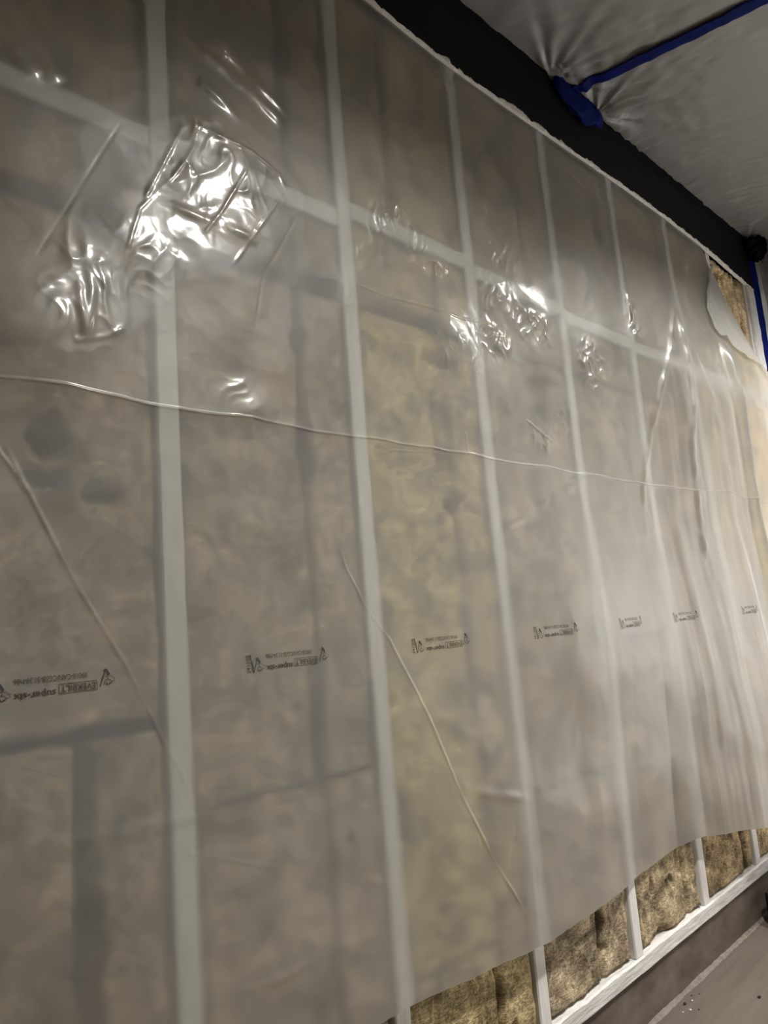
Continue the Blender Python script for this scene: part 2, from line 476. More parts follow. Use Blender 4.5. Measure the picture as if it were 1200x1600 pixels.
xs = np.arange(XL, XR + 0.001, 0.01)
P = np.zeros((4, len(xs), 3)); P[:, :, 0] = xs
zb = top_z(xs) + 0.008 + 0.003 * noise2(xs * 20, xs * 0, 51)
P[0, :, 1] = 0.0; P[0, :, 2] = zb
P[1, :, 1] = -0.0125; P[1, :, 2] = zb
P[2, :, 1] = -0.0125; P[2, :, 2] = CEIL_Z
P[3, :, 1] = 0.0; P[3, :, 2] = CEIL_Z
band = grid_obj('wall_upper', P, M_BAND)
band.data.polygons.foreach_set('use_smooth', np.zeros(len(band.data.polygons), bool))
tag(band, 'charcoal painted drywall band left above the plastic sheet', kind='structure')
xs = np.arange(XL, 3.42, 0.004)
stp = np.repeat(rng.random(len(xs) // 4 + 1), 4)[:len(xs)]
jag = 0.017 * stp ** 2 * np.clip(0.3 + noise2(xs * 7, xs * 0, 52), 0, 1) + 0.0045 * np.abs(noise2(xs * 60, xs * 0, 53)) + 0.006 * noise2(xs * 11, xs * 0, 54) + 0.004 * noise2(xs * 26, xs * 0, 58)
jag += 0.016 * np.exp(-((xs - 1.62) / 0.055) ** 2) + 0.010 * np.exp(-((xs - 1.75) / 0.03) ** 2) + 0.006 * np.exp(-((xs - 3.05) / 0.05) ** 2)
up = top_z(xs) + 0.008 + np.maximum(jag, -0.003)
lo = top_z(xs) + 0.002 + 0.003 * noise2(xs * 30, xs * 0, 55)
P = np.zeros((4, len(xs), 3)); P[:, :, 0] = xs
P[0, :, 1] = -0.002; P[0, :, 2] = lo
P[1, :, 1] = -0.0135 - 0.002 * np.abs(noise2(xs * 40, xs * 0, 56)); P[1, :, 2] = lo + 0.003
P[2, :, 1] = -0.0142 - 0.003 * np.abs(noise2(xs * 33, xs * 0, 57)); P[2, :, 2] = (up * 0.6 + lo * 0.4)
P[3, :, 1] = -0.0130; P[3, :, 2] = up
o = grid_obj('torn_edge', P, M_TORN, band)
o['label'] = 'ragged white torn paper edge'
o.data.polygons.foreach_set('use_smooth', np.zeros(len(o.data.polygons), bool))

# white drywall strip in the far corner, ragged along its cut side
zs = np.arange(0.0 + Z_PLATE0, 2.41, 0.008)
lx = 3.372 + 0.006 * noise2(zs * 12, zs * 0, 61) + 0.003 * noise2(zs * 45, zs * 0, 62) + 0.03 * smooth((2.1 - zs) / 0.8)
P = np.zeros((len(zs), 4, 3)); P[:, :, 2] = zs[:, None]
P[:, 0, 0] = lx; P[:, 0, 1] = 0.0
P[:, 1, 0] = lx + 0.002 * noise2(zs * 60, zs * 0, 63); P[:, 1, 1] = -0.0118
P[:, 2, 0] = lx + 0.02; P[:, 2, 1] = -0.0125
P[:, 3, 0] = XR; P[:, 3, 1] = -0.0125
o = grid_obj('wall_end', P, M_WHITEWALL)
tag(o, 'narrow white drywall strip with a ragged cut edge at far corner', kind='structure')

# ------------------------------------------------------------------ the vapour barrier sheet
FOLD_Z = 1.381
BOTX = [-2.0, 0.3, 0.857, 1.014, 1.142, 1.277, 1.382, 1.541, 1.692, 1.903, 2.087, 2.239, 2.422, 2.50, 2.62, 3.4]
BOTZ = [0.45, 0.41, 0.378, 0.367, 0.359, 0.350, 0.348, 0.344, 0.344, 0.351, 0.361, 0.345, 0.322, 0.352, 0.36, 0.36]
CREASES = [  # polyline (x, z), height, width
    ([(0.285, 1.31), (0.312, 1.255), (0.34, 1.196), (0.381, 1.111), (0.45, 0.99), (0.494, 0.888), (0.54, 0.792)], 0.0015, 0.0020),
    ([(0.27, 1.30), (0.30, 1.265), (0.325, 1.225)], 0.0013, 0.0024),
    ([(0.842, 1.21), (0.869, 1.122), (0.909, 1.051), (0.96, 0.989), (1.03, 0.851), (1.101, 0.69), (1.178, 0.546), (1.245, 0.443), (1.298, 0.347)], 0.0018, 0.0023),
    ([(0.287, 0.784), (0.377, 0.779), (0.49, 0.773), (0.671, 0.774), (0.905, 0.78)], 0.0012, 0.0090),
    ([(0.559, 0.532), (0.655, 0.518), (0.714, 0.52), (0.876, 0.513)], 0.0010, 0.0075),
    ([(0.503, 0.732), (0.547, 0.717), (0.676, 0.665)], 0.0008, 0.0030),
    ([(0.505, 1.925), (0.433, 1.777), (0.378, 1.66), (0.321, 1.542)], -0.0004, 0.0019),
    ([(0.849, 1.878), (0.761, 1.72), (0.722, 1.658), (0.693, 1.524)], -0.0004, 0.0019),
    ([(0.497, 1.716), (0.567, 1.875), (0.582, 1.891)], 0.0016, 0.0032),
    ([(0.575, 1.893), (0.708, 1.893), (0.772, 1.874), (0.79, 1.84)], 0.0018, 0.0036),
    ([(0.52, 1.73), (0.578, 1.724), (0.685, 1.72), (0.70, 1.715)], 0.0026, 0.008),
    ([(0.346, 1.53), (0.39, 1.55), (0.397, 1.45)], 0.0022, 0.007),
    ([(0.397, 1.626), (0.41, 1.54), (0.40, 1.455)], 0.0024, 0.008),
    ([(0.38, 1.45), (0.43, 1.47), (0.462, 1.492)], 0.0018, 0.004),
    ([(0.62, 1.90), (0.55, 1.78), (0.49, 1.70), (0.46, 1.60)], 0.0013, 0.0024),
    ([(0.70, 1.86), (0.64, 1.75), (0.60, 1.69)], 0.0013, 0.0024),
    ([(0.78, 1.84), (0.70, 1.72), (0.655, 1.65)], 0.0010, 0.0024),
    ([(0.915, 1.703), (1.03, 1.701), (1.139, 1.708), (1.294, 1.715), (1.395, 1.735)], 0.0013, 0.0024),
    ([(1.17, 1.376), (1.02, 1.366), (0.98, 1.352)], 0.0008, 0.0024),
    ([(1.50, 1.50), (1.578, 1.467), (1.62, 1.455)], 0.0015, 0.0030),
    ([(1.32, 1.20), (1.55, 1.30), (1.80, 1.385)], 0.0019, 0.0120),
    ([(1.257, 1.43), (1.256, 1.385)], 0.0017, 0.0030),
    ([(1.10, 0.70), (1.19, 0.665), (1.32, 0.63)], 0.0028, 0.0105),
    ([(0.60, 2.06), (0.73, 2.02), (0.80, 1.985)], 0.0045, 0.0125),
    ([(0.60, 1.99), (0.66, 1.965), (0.70, 1.94)], 0.0040, 0.0125),
    ([(0.62, 2.10), (0.72, 2.06), (0.81, 2.015)], 0.0040, 0.0110),
    ([(0.26, 1.97), (0.33, 1.90), (0.37, 1.855)], 0.0045, 0.0155),
    ([(0.26, 1.91), (0.32, 1.86)], 0.0045, 0.0155),
    ([(1.26, 2.37), (1.42, 2.35), (1.60, 2.36), (1.80, 2.38)], 0.0022, 0.0090),
    ([(1.82, 2.36), (2.0, 2.32), (2.2, 2.34)], 0.0022, 0.0090),
    ([(2.50, 2.07), (2.38, 1.876), (2.272, 1.709), (2.178, 1.544), (2.094, 1.372), (2.05, 1.2)], 0.006, 0.013),
    ([(2.50, 2.07), (2.498, 1.902), (2.486, 1.769), (2.417, 1.53), (2.38, 1.1)], 0.008, 0.016),
    ([(2.51, 2.06), (2.56, 1.86), (2.62, 1.65), (2.66, 1.3)], 0.004, 0.02),
    ([(2.17, 2.02), (2.165, 1.88)], 0.0039, 0.0090),
    ([(2.82, 2.05), (2.825, 1.75), (2.832, 1.45), (2.836, 1.2), (2.82, 0.95), (2.80, 0.7)], 0.034, 0.026),
    ([(2.60, 1.60), (2.64, 1.2), (2.66, 0.8)], 0.006, 0.03),
    ([(2.25, 1.30), (2.26, 0.9), (2.27, 0.55)], 0.005, 0.03),
]
PATCHES = [(1.42, 1.82, 0.08, 0.05, 1.0), (0.56, 1.72, 0.07, 0.05, 0.7),   # x, z, rx, rz, strength of the crumpled spots
    (0.635, 1.865, 0.085, 0.060, 1.3), (0.60, 1.80, 0.08, 0.06, 1.2), (0.735, 1.815, 0.07, 0.06, 1.1), (0.65, 1.735, 0.09, 0.03, 0.9),
    (0.40, 1.54, 0.06, 0.10, 1.5), (0.37, 1.60, 0.04, 0.05, 0.9), (0.51, 1.61, 0.06, 0.05, 0.9), (0.47, 1.66, 0.04, 0.04, 0.7),
    (1.08, 1.885, 0.075, 0.05, 1.9), (1.16, 1.84, 0.075, 0.05, 1.9), (1.02, 1.84, 0.03, 0.04, 0.9), (1.30, 1.92, 0.04, 0.06, 1.0), (1.46, 1.94, 0.08, 0.04, 1.6),
    (1.40, 1.69, 0.07, 0.05, 1.2), (1.59, 1.765, 0.09, 0.04, 1.1), (1.87, 1.72, 0.07, 0.07, 1.8), (0.66, 1.42, 0.045, 0.035, 1.2),
    (0.69, 2.06, 0.08, 0.04, 0.6), (0.31, 1.89, 0.05, 0.05, 0.9), (0.345, 1.10, 0.05, 0.02, 0.8), (1.15, 2.02, 0.06, 0.03, 0.6),
    (2.17, 1.95, 0.04, 0.09, 0.9), (1.57, 1.47, 0.05, 0.04, 1.3), (1.68, 1.53, 0.05, 0.06, 0.7), (1.33, 2.38, 0.08, 0.02, 0.8),
    (1.0, 1.78, 0.06, 0.03, 0.5), (2.75, 2.0, 0.06, 0.06, 1.0), (1.25, 1.62, 0.10, 0.05, 0.5), (0.92, 1.68, 0.02, 0.03, 1.0)]


def seglen(pts):
    P = np.array(pts); return float(np.hypot(*(P[1:] - P[:-1]).T).sum())


def sheet_gap(x, z):
    """distance of the film in front of the stud faces"""
    x = np.asarray(x, float); z = np.asarray(z, float)
    low = smooth((FOLD_Z - z) / 0.95)
    bot = np.interp(x, [-1, 0.4, 1.0, 1.35, 1.60, 1.80, 2.0, 2.2, 2.5, 2.7, 3.4], [0.032, 0.032, 0.032, 0.032, 0.027, 0.012, 0.008, 0.05, 0.07, 0.07, 0.06])
    g = 0.0050 + low * bot
    # slack in the upper half
    mid = np.exp(-((z - 1.75) / 0.30) ** 2)
    g = g + mid * (0.008 + 0.006 * noise2(x * 5.0, z * 5.0, 70))
    far = smooth((x - 2.05) / 0.6) * smooth((2.30 - z) / 0.6)
    g = g + far * (0.055 + 0.006 * noise2(x * 6, z * 1.1, 71))
    g = g + smooth((x - 2.88) / 0.25) * 0.022 * smooth((2.4 - z) / 0.5)
    g = g + 0.045 * np.exp(-((x - 1.75) / 0.42) ** 2 - ((z - 0.95) / 0.30) ** 2)
    # soft billows, vertical drape to the right
    g = g + (0.0035 + 0.006 * low) * fbm(x * 2.6, z * 2.2, 72, 2)
    dr = smooth((x - 1.9) / 0.5) * smooth((2.05 - z) / 0.4)
    g = g + dr * (0.0032 * noise2(x * 13 + 1.2 * noise2(x * 2, z * 2, 73), z * 1.5, 74) + 0.0010 * noise2(x * 38, z * 2.4, 75))
    # two slack pouches in the left half, faint facets everywhere
    g = g + 0.016 * np.exp(-((x - 0.33) / 0.11) ** 2 - ((z - 1.47) / 0.10) ** 2) + 0.0055 * np.exp(-((x - 0.69) / 0.04) ** 2 - ((z - 1.405) / 0.03) ** 2)
    g = g + 0.0016 * (0.4 - np.abs(noise2(x * 4.5 + z, z * 6.5, 87))) + 0.0009 * (0.4 - np.abs(noise2(x * 11 - z * 3, z * 13 + x * 2, 88)))
    # fine slackness everywhere
    g = g + 0.0006 * noise2(x * 14, z * 12, 76)
    # the long horizontal packing fold
    cus = np.array([-1.7, -1.2, -0.6, -0.1, 0.371, 0.685, 0.98, 1.137, 1.262, 1.575, 1.814, 2.05, 2.227, 2.6, 3.5])
    ci = np.clip(np.searchsorted(cus, x) - 1, 0, len(cus) - 2); ct = (x - cus[ci]) / (cus[ci + 1] - cus[ci])
    fz = FOLD_Z + 0.004 - 0.020 * (cus[ci + 1] - cus[ci]) * np.sin(np.pi * np.clip(ct, 0, 1)) + 0.0012 * noise2(x * 19, x * 0, 78)
    amp = 0.0042 * np.interp(x, [0, 1.3, 2.0, 3.0], [1.0, 1.0, 0.9, 0.7])
    d = z - fz
    g = g + amp * (0.42 * np.exp(-(d / 0.0021) ** 2) + 0.45 * np.exp(-np.abs(d) / 0.018))
    for pts, h, wdt in CREASES:
        P = np.array(pts); m = 4 * wdt
        sel = (x > P[:, 0].min() - m) & (x < P[:, 0].max() + m) & (z > P[:, 1].min() - m) & (z < P[:, 1].max() + m)
        if not sel.any():
            continue
        xs_, zs_ = x[sel], z[sel]
        dd, al = poly_dist(xs_, zs_, pts)
        fade = smooth(al / 0.12) * smooth((1 - al) / 0.12) if len(pts) > 2 else 1.0
        add = np.zeros(x.shape); add[sel] = h * fade * np.exp(-(dd / wdt) ** 2) * (1.0 if wdt > 0.02 else np.clip(0.75 + 0.9 * noise2(al * 14 * seglen(pts), al * 0 + len(pts) + h * 999, 85), 0.15, 1.6))
        g = g + add
    mask = np.zeros(x.shape)
    for px, pz, rx, rz, s in PATCHES:
        mask = np.maximum(mask, s * smooth(1.5 - np.hypot((x - px) / rx, (z - pz) / rz)))
    mask = mask * np.clip(0.75 + 0.7 * noise2(x * 15, z * 15, 86), 0.15, 1.5)
    # crumples: broad facets leaning down-left, cut by sharp little ridges
    wx = x + 0.016 * noise2(x * 13, z * 13, 80); wz = z + 0.016 * noise2(x * 13, z * 13, 81)
    hf = np.interp(x, [0.85, 1.1], [1.0, 1.12]); ha = np.interp(x, [0.85, 1.1], [1.0, 1.1])
    a_, b_ = (wx * 0.86 - wz * 0.5) * hf, (wx * 0.5 + wz * 0.86) * hf
    r1 = 1 - np.abs(noise2(a_ * 19, b_ * 9, 82)) * 2.0
    r2 = 1 - np.abs(noise2(wx * 26 * hf + 7, wz * 22 * hf, 83)) * 2.2
    ha = np.interp(x, [0.85, 1.1], [0.62, 1.0])
    cr = ha * (0.0026 * np.sign(r1) * np.abs(r1) ** 1.6 + 0.0012 * np.sign(r2) * np.abs(r2) ** 2 + 0.0007 * noise2(wx * 40, wz * 36, 84))
    g = g + mask * cr
    # kept tight along the top edge
    tight = smooth((top_z(x) - z) / 0.05)
    g = 0.007 + (g - 0.007) * tight
    return np.maximum(g, 0.0035)


def sheet_top(x):
    return np.where(x < 2.90, top_z(x) + 0.002, np.interp(x, [2.90, 2.955, 3.03, 3.11, 3.18, 3.27, 3.32], [2.425, 2.36, 2.27, 2.13, 1.98, 1.84, 1.76]))


xs = np.concatenate([np.arange(-1.6, 0.2, 0.02), np.arange(0.2, 1.35, 0.0026), np.arange(1.35, 2.2, 0.0036), np.arange(2.2, 3.321, 0.005)])

zt = sheet_top(xs)
zb = np.interp(xs, BOTX, BOTZ) + 0.002 * noise2(xs * 30, xs * 0, 90) + 0.003 * noise2(xs * 8, xs * 0, 91)
fa, fb = FOLD_Z - 0.02, FOLD_Z + 0.02
Z = np.vstack([zb + (fa - zb) * np.linspace(0, 1, 400)[:, None], fa + 0 * zb + (fb - fa) * np.linspace(0, 1, 44)[1:, None], fb + (zt - fb) * np.linspace(0, 1, 420)[1:, None]])
X = np.broadcast_to(xs, Z.shape).copy()
P = np.stack([X, -sheet_gap(X, Z), Z], -1)
sheet = grid_obj('vapour_barrier_sheet', P, M_FILM)
tag(sheet, 'large hazy translucent plastic sheet hung over the insulated stud wall', 'plastic sheet')

# loose top corner folded down over the sheet: double layer, hanging in front
fu = np.linspace(0, 1, 70); fv = np.linspace(0, 1, 50)
FU, FV = np.meshgrid(fu, fv)
KU = [0, 0.3, 0.6, 0.8, 1]
tx = np.interp(fu, KU, [2.95, 3.03, 3.11, 3.19, 3.30]); tz = np.interp(fu, KU, [2.368, 2.272, 2.132, 1.97, 1.79])
KB = [0, 0.12, 0.3, 0.4, 0.5, 0.7, 0.85, 1]
bx = np.interp(fu, KB, [2.935, 2.81, 2.79, 2.84, 2.89, 3.02, 3.15, 3.30]); bz_ = np.interp(fu, KB, [2.35, 2.16, 2.06, 2.02, 2.035, 1.975, 1.955, 1.78])
FX = tx * (1 - FV) + bx * FV; FZ = tz * (1 - FV) + bz_ * FV
FG = sheet_gap(FX, np.minimum(FZ, 2.3)) + 0.003 + 0.014 * np.sin(FV * math.pi * 0.8) + 0.009 * noise2(FX * 16, FZ * 12, 95) * FV + 0.006 * (0.4 - np.abs(noise2(FX * 34, FZ * 26, 96))) * FV
o = grid_obj('folded_flap', np.stack([FX, -FG, FZ], -1), M_FLAP, sheet, flip=True)
o['label'] = 'loose corner of the film flopped over, milky white'


# ------------------------------------------------------------------ print on the sheet
def text_mesh(body, width, height, bold=0.0):
    cu = bpy.data.curves.new('lettering', 'FONT')
    cu.body = body; cu.size = 1.0; cu.offset = bold; cu.resolution_u = 3
    ob = bpy.data.objects.new('lettering', cu); col.objects.link(ob)
    bpy.context.view_layer.update()
    me = bpy.data.meshes.new_from_object(ob.evaluated_get(bpy.context.evaluated_depsgraph_get()))
    v = np.array([tuple(p.co) for p in me.vertices])[:, :2]
    f = [tuple(p.vertices) for p in me.polygons]
    bpy.data.objects.remove(ob); bpy.data.curves.remove(cu); bpy.data.meshes.remove(me)
    v = (v - v.min(0)) / (v.max(0) - v.min(0)) * np.array([width, height])
    return v, f


def strip(p, q, wdt):
    p, q = np.array(p, float), np.array(q, float); d = q - p; nrm = np.array([-d[1], d[0]]) / np.hypot(*d) * wdt / 2
    return np.array([p - nrm, q - nrm, q + nrm, p + nrm]), [(0, 1, 2, 3)]


LEAF = np.array([(0, 1), (0.10, .78), (.28, .86), (.24, .56), (.5, .66), (.52, .52), (.86, .5), (.74, .36), (.84, .22), (.46, .0), (.5, -.16), (.08, -.08), (.08, -.5)])
LEAF = np.vstack([LEAF, (LEAF * np.array([-1, 1]))[::-1]])


def logo(cx, cz, s):
    """bold roof stroke with a small leaf outline beside it, as printed (already upside down)"""
    parts = [strip((cx - 0.45 * s, cz - 0.55 * s), (cx - 0.02 * s, cz + 0.52 * s), 0.07 * s), strip((cx - 0.10 * s, cz + 0.38 * s), (cx + 0.0 * s, cz + 0.55 * s), 0.16 * s),
             strip((cx - 0.02 * s, cz + 0.52 * s), (cx + 0.20 * s, cz + 0.14 * s), 0.16 * s)]
    for sc_, ox, oz, t in ((0.30, 0.10, -0.2, 0.035), (0.52, 0.14, 0.0, 0.03)):
        L_ = LEAF * np.array([sc_ * s, -sc_ * s]) + np.array([cx + ox * s, cz + oz * s])
        for i in range(len(L_) - 1):
            if sc_ > 0.4 and (i % 3 == 0 or L_[i][0] < cx - 0.05 * s):
                continue
            if np.hypot(*(L_[i + 1] - L_[i])) > 1e-5:
                parts.append(strip(L_[i], L_[i + 1], t * s))
    return parts


T_BRAND = text_mesh('EVERBILT', 0.0455, 0.0082, 0.012)
T_SUPER = text_mesh('super-six', 0.0520, 0.0110, 0.022)
T_CODE = text_mesh('09018-CAN/CGSB-51.34-M86', 0.092, 0.0072, 0.0)
T_DATE = text_mesh('241208', 0.028, 0.0062, 0.006)


def flip180(tm, xr, ztop):
    v, f = tm
    return np.stack([xr - v[:, 0], ztop - v[:, 1]], -1), f


def print_mark(right, zc, squeeze, label):
    parts = []
    S = lambda a: right - a * squeeze
    loc = []
    loc += logo(-0.010, 0.003, 0.021) + logo(-0.1445, -0.003, 0.021)
    loc.append(flip180(T_BRAND, -0.0255, -0.0015)); loc.append(flip180(T_SUPER, -0.077, -0.0025)); loc.append(flip180(T_CODE, -0.036, 0.0125))
    bx0, bx1, bz0, bz1 = -0.073, -0.0235, -0.0115, 0.0005
    for p, q in (((bx0, bz0), (bx1, bz0)), ((bx1, bz0), (bx1, bz1)), ((bx1, bz1), (bx0, bz1)), ((bx0, bz1), (bx0, bz0))):
        loc.append(strip(p, q, 0.0009))
    loc.append(strip((-0.1585, 0.014), (-0.1545, -0.014), 0.0022)); loc.append(strip((-0.1545, 0.006), (-0.1535, -0.008), 0.0008))
    v, f = T_DATE
    loc.append((np.stack([-0.1605 - v[:, 1], -0.0145 + v[:, 0]], -1), f))
    V, F, n0 = [], [], 0
    for v, f in loc:
        V.append(v); F += [tuple(i + n0 for i in t) for t in f]; n0 += len(v)
    V = np.vstack(V)
    xw = right + V[:, 0] * squeeze; zw = zc + V[:, 1]
    g = sheet_gap(xw, zw) + 0.0011
    o = mesh_obj('printed_mark', np.stack([xw, -g, zw], -1), F, M_INK, sheet)
    o['label'] = label
    return o


for right, sq, lab in ((0.431, 1.0, 'upside down black print nearest the left edge'), (0.807, 1.0, 'upside down black print between the first two studs'),
                       (1.183, 1.0, 'upside down black print in the second bay'), (1.556, 0.98, 'upside down black print in the third bay'),
                       (1.895, 0.86, 'upside down black print in the fourth bay'), (2.245, 0.80, 'small upside down black print before the drape folds'),
                       (2.63, 0.62, 'small black print half lost in a fold'), (2.93, 0.55, 'small black print by the right edge')):
    print_mark(right, 0.974, sq, lab)


# ------------------------------------------------------------------ masking film on the ceiling
def seam_x(y):
    return 1.925 + 0.19 * (-y)


def ceil_drop(x, y):
    d = -y
    near = np.exp(-d / 0.25)
    s = 0.010 + 0.020 * smooth(d / 0.5) * (0.6 + 0.5 * noise2(x * 1.6, y * 1.6, 100))
    s = s + near * 0.007 * noise2(x * 20 + 1.5 * noise2(x * 3, y * 3, 101), y * 3.2, 102)
    s = s + 0.0030 * noise2(x * 7 + y * 9, y * 14 - x * 5, 103) + 0.0016 * noise2(x * 26, y * 26 + x * 8, 104)
    s = s + 0.0042 * (0.5 - np.abs(noise2((x + 0.35 * y) * 26, (y - 0.3 * x) * 5, 105))) * smooth(d / 0.05)
    s = s + 0.0020 * (0.5 - np.abs(noise2((x - 0.5 * y) * 48, (y + 0.5 * x) * 12, 107))) * smooth(d / 0.04) + np.exp(-d / 0.10) * 0.004 * noise2(x * 42, y * 6, 108)
    for cx, cy, n_, ph in ((1.835, -0.02, 15, 0.3), (2.10, -0.02, 13, 1.1), (3.45, -0.02, 9, 0.4)):
        rr = np.hypot(x - cx, y - cy); th = np.arctan2(y - cy, x - cx)
        s = s + 0.010 * np.exp(-rr / 0.16) * np.cos(th * n_ + ph + 3 * noise2(th * 2, rr * 3, 106)) * smooth(rr / 0.05)
    return np.maximum(s, 0.004)


def grow(a, b, s0, s1, from_a=True):
    out = [0.0]; L_ = b - a
    while out[-1] < L_:
        t = out[-1] / L_
        out.append(out[-1] + s0 + (s1 - s0) * t)
    arr = np.array(out) / out[-1] * L_
    return a + arr if from_a else (b - arr)[::-1]


ys = -grow(0.012, -YF - 0.02, 0.004, 0.05)
for side in (0, 1):
    if side == 0:
        u = 1 - grow(0, 1, 0.0022, 0.02)[::-1]
        u = np.sort(u)
        x_of = lambda u_, y_: (XL + 0.02) + (seam_x(y_) - 0.001 - XL - 0.02) * u_
    else:
        u = np.linspace(0, 1, 320)
        x_of = lambda u_, y_: seam_x(y_) + 0.001 + (XR - 0.012 - seam_x(y_) - 0.001) * u_
    UU, YY = np.meshgrid(u, ys)
    XX = x_of(UU, YY)
    ZZ = CEIL_Z - ceil_drop(XX, YY)
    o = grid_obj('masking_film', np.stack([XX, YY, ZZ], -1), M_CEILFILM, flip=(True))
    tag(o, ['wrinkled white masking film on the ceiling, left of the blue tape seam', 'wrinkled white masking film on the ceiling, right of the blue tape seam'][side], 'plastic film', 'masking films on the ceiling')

# film hanging down the return wall
ys2 = -np.arange(0.055, 2.2, 0.012); zs2 = np.arange(0.25, 2.63, 0.015)
YY, ZZ = np.meshgrid(ys2, zs2)
XX = XR - 0.012 - 0.006 * fbm(YY * 5, ZZ * 2, 110, 3) - 0.004 * np.abs(noise2(YY * 18, ZZ * 2, 111))
XX = np.minimum(XX, XR - 0.003)
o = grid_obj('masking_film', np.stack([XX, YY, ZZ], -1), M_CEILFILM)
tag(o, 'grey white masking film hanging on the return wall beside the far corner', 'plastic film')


# ------------------------------------------------------------------ tapes and a dark gap strip
def ribbon(name, pts, half, normal_noise, mat, seed, thick=0.0012):
    """tape: polyline of (point, across, normal); thin solid strip with lifted, wavy edges"""
    n_ = len(pts)
    V, F = [], []
    K = 7
    for i, (p, ac, nm) in enumerate(pts):
        p, ac, nm = np.array(p, float), np.array(ac, float), np.array(nm, float)
        for side_ in (0, 1):
            for k in range(K):
                t = -1 + 2 * k / (K - 1)
                hw = half * (1 + 0.10 * float(noise2(i * 0.13, t * 0.2 + seed, 120)))
                lift = normal_noise * (0.6 + float(noise2(i * 0.25, t * 1.3 + seed, 121))) + (0 if side_ else -thick)
                V.append(p + ac * hw * t + nm * lift)
        if i:
            a, b = (i - 1) * 2 * K, i * 2 * K
            for k in range(K - 1):
                F.append((a + K + k, a + K + k + 1, b + K + k + 1, b + K + k))
                F.append((a + k + 1, a + k, b + k, b + k + 1))
            F.append((a, a + K, b + K, b)); F.append((a + 2 * K - 1, a + K - 1, b + K - 1, b + 2 * K - 1))
    F.append(tuple(list(range(K)) + list(range(2 * K - 1, K - 1, -1))))
    e = (n_ - 1) * 2 * K
    F.append(tuple(list(range(e + K - 1, e - 1, -1)) + list(range(e + K, e + 2 * K))))
    return mesh_obj(name, V, F, mat, smooth_shade=True)


pts = []
for y in np.linspace(-0.02, -1.6, 130):
    x = float(seam_x(y)); wob_ = 0.003 * float(noise2(y * 9, 0, 122))
    z = CEIL_Z - float(ceil_drop(np.array(x), np.array(y))) - 0.008
    pts.append(((x + wob_, y, z), (0.982, 0.187, 0), (0, 0, -1)))
o = ribbon('masking_tape', pts, 0.021, 0.0025, M_TAPE, 1.0)
tag(o, 'long blue tape strip running along the ceiling film seam', 'tape', 'blue masking tapes')

# crumpled clump of tape where the seam meets the dark band
su = np.linspace(0, 1, 60); sv = np.linspace(0, 2 * math.pi, 36)
SU, SV = np.meshgrid(su, sv)
prof = np.power(np.clip(np.sin(np.pi * np.clip(SU, 0.0, 1)), 0, 1), 0.40)
rad = 1 + 0.22 * noise2(SU * 7, np.cos(SV) * 1.6 + 3, 130) + 0.15 * noise2(SU * 5 + 9, np.sin(SV) * 2.4, 131) + 0.10 * np.abs(noise2(SU * 16, np.cos(SV) * 4 + np.sin(SV) * 3, 132))
CX = 1.832 + 0.285 * SU; CZ = 2.622 - 0.012 * SU - 0.012 * np.sin(SU * 3.1)
PX = CX; PY = -0.0145 - np.maximum(0.0, 0.015 + 0.020 * prof * rad * np.cos(SV)); PZ = CZ + 0.047 * prof * rad * np.sin(SV)
PZ = np.minimum(PZ, CEIL_Z - 0.002)
o = grid_obj('masking_tape', np.stack([PX, PY, PZ], -1), M_TAPE)
tag(o, 'crumpled blue tape clump stuck at top of the dark band', 'tape', 'blue masking tapes')

pts = []
for x in np.linspace(2.09, 3.50, 120):
    pts.append(((x, -0.0185 - 0.002 * float(noise2(x * 14, 0, 133)), CEIL_Z - 0.022 + 0.004 * float(noise2(x * 5, 0, 134))), (0, -0.45, 0.89), (0, -0.89, -0.45)))
o = ribbon('masking_tape', pts, 0.0125, 0.0015, M_DARK_TAPE_GAP, 2.0)
tag(o, 'thin dark tape line between the dark band and ceiling film, right of clump', 'tape', 'blue masking tapes')
pts = []
for x in np.linspace(-0.5, 1.825, 130):
    pts.append(((x, -0.0175 - 0.0015 * float(noise2(x * 14, 0, 135)), CEIL_Z - 0.016 + 0.003 * float(noise2(x * 5, 0, 136))), (0, -0.45, 0.89), (0, -0.89, -0.45)))
o = ribbon('masking_tape', pts, 0.0095, 0.0015, M_DARK_TAPE_GAP, 3.0)  # black strip stands for the shaded gap above the band, no tape there
tag(o, 'thin dark tape line between the dark band and ceiling film, left of clump', 'tape', 'blue masking tapes')
# corner strip and its dark bunched end
pts = []
for z in np.linspace(2.56, 0.9, 120):
    pts.append(((3.470 + 0.004 * float(noise2(z * 6, 0, 137)), -0.0165, z), (0.97, -0.22, 0), (-0.22, -0.97, 0)))
o = ribbon('masking_tape', pts, 0.027, 0.0018, M_TAPE, 4.0)
tag(o, 'blue tape strip running down the far corner beside white drywall', 'tape', 'blue masking tapes')
SUv, SVv = np.meshgrid(np.linspace(0, math.pi, 26), np.linspace(0, 2 * math.pi, 36))
rr = 1 + 0.22 * np.abs(noise2(SVv * 3, SUv * 4, 141)) * np.sin(SUv) + 0.55 * noise2(np.sin(SUv) * np.cos(SVv) * 2.5 + 4, np.cos(SUv) * 2.5 + np.sin(SVv), 140)
PX = 3.455 + 0.058 * rr * np.sin(SUv) * np.cos(SVv); PY = -0.048 + 0.036 * rr * np.sin(SUv) * np.sin(SVv); PZ = 2.585 + 0.052 * rr * np.cos(SUv)
PX = np.minimum(PX, XR - 0.002); PY = np.minimum(PY, -0.013)
o = grid_obj('masking_tape', np.stack([PX, PY, PZ], -1), M_DARK_TAPE_GAP)
tag(o, 'dark bunched knot of tape in the upper far corner', 'tape', 'blue masking tapes')


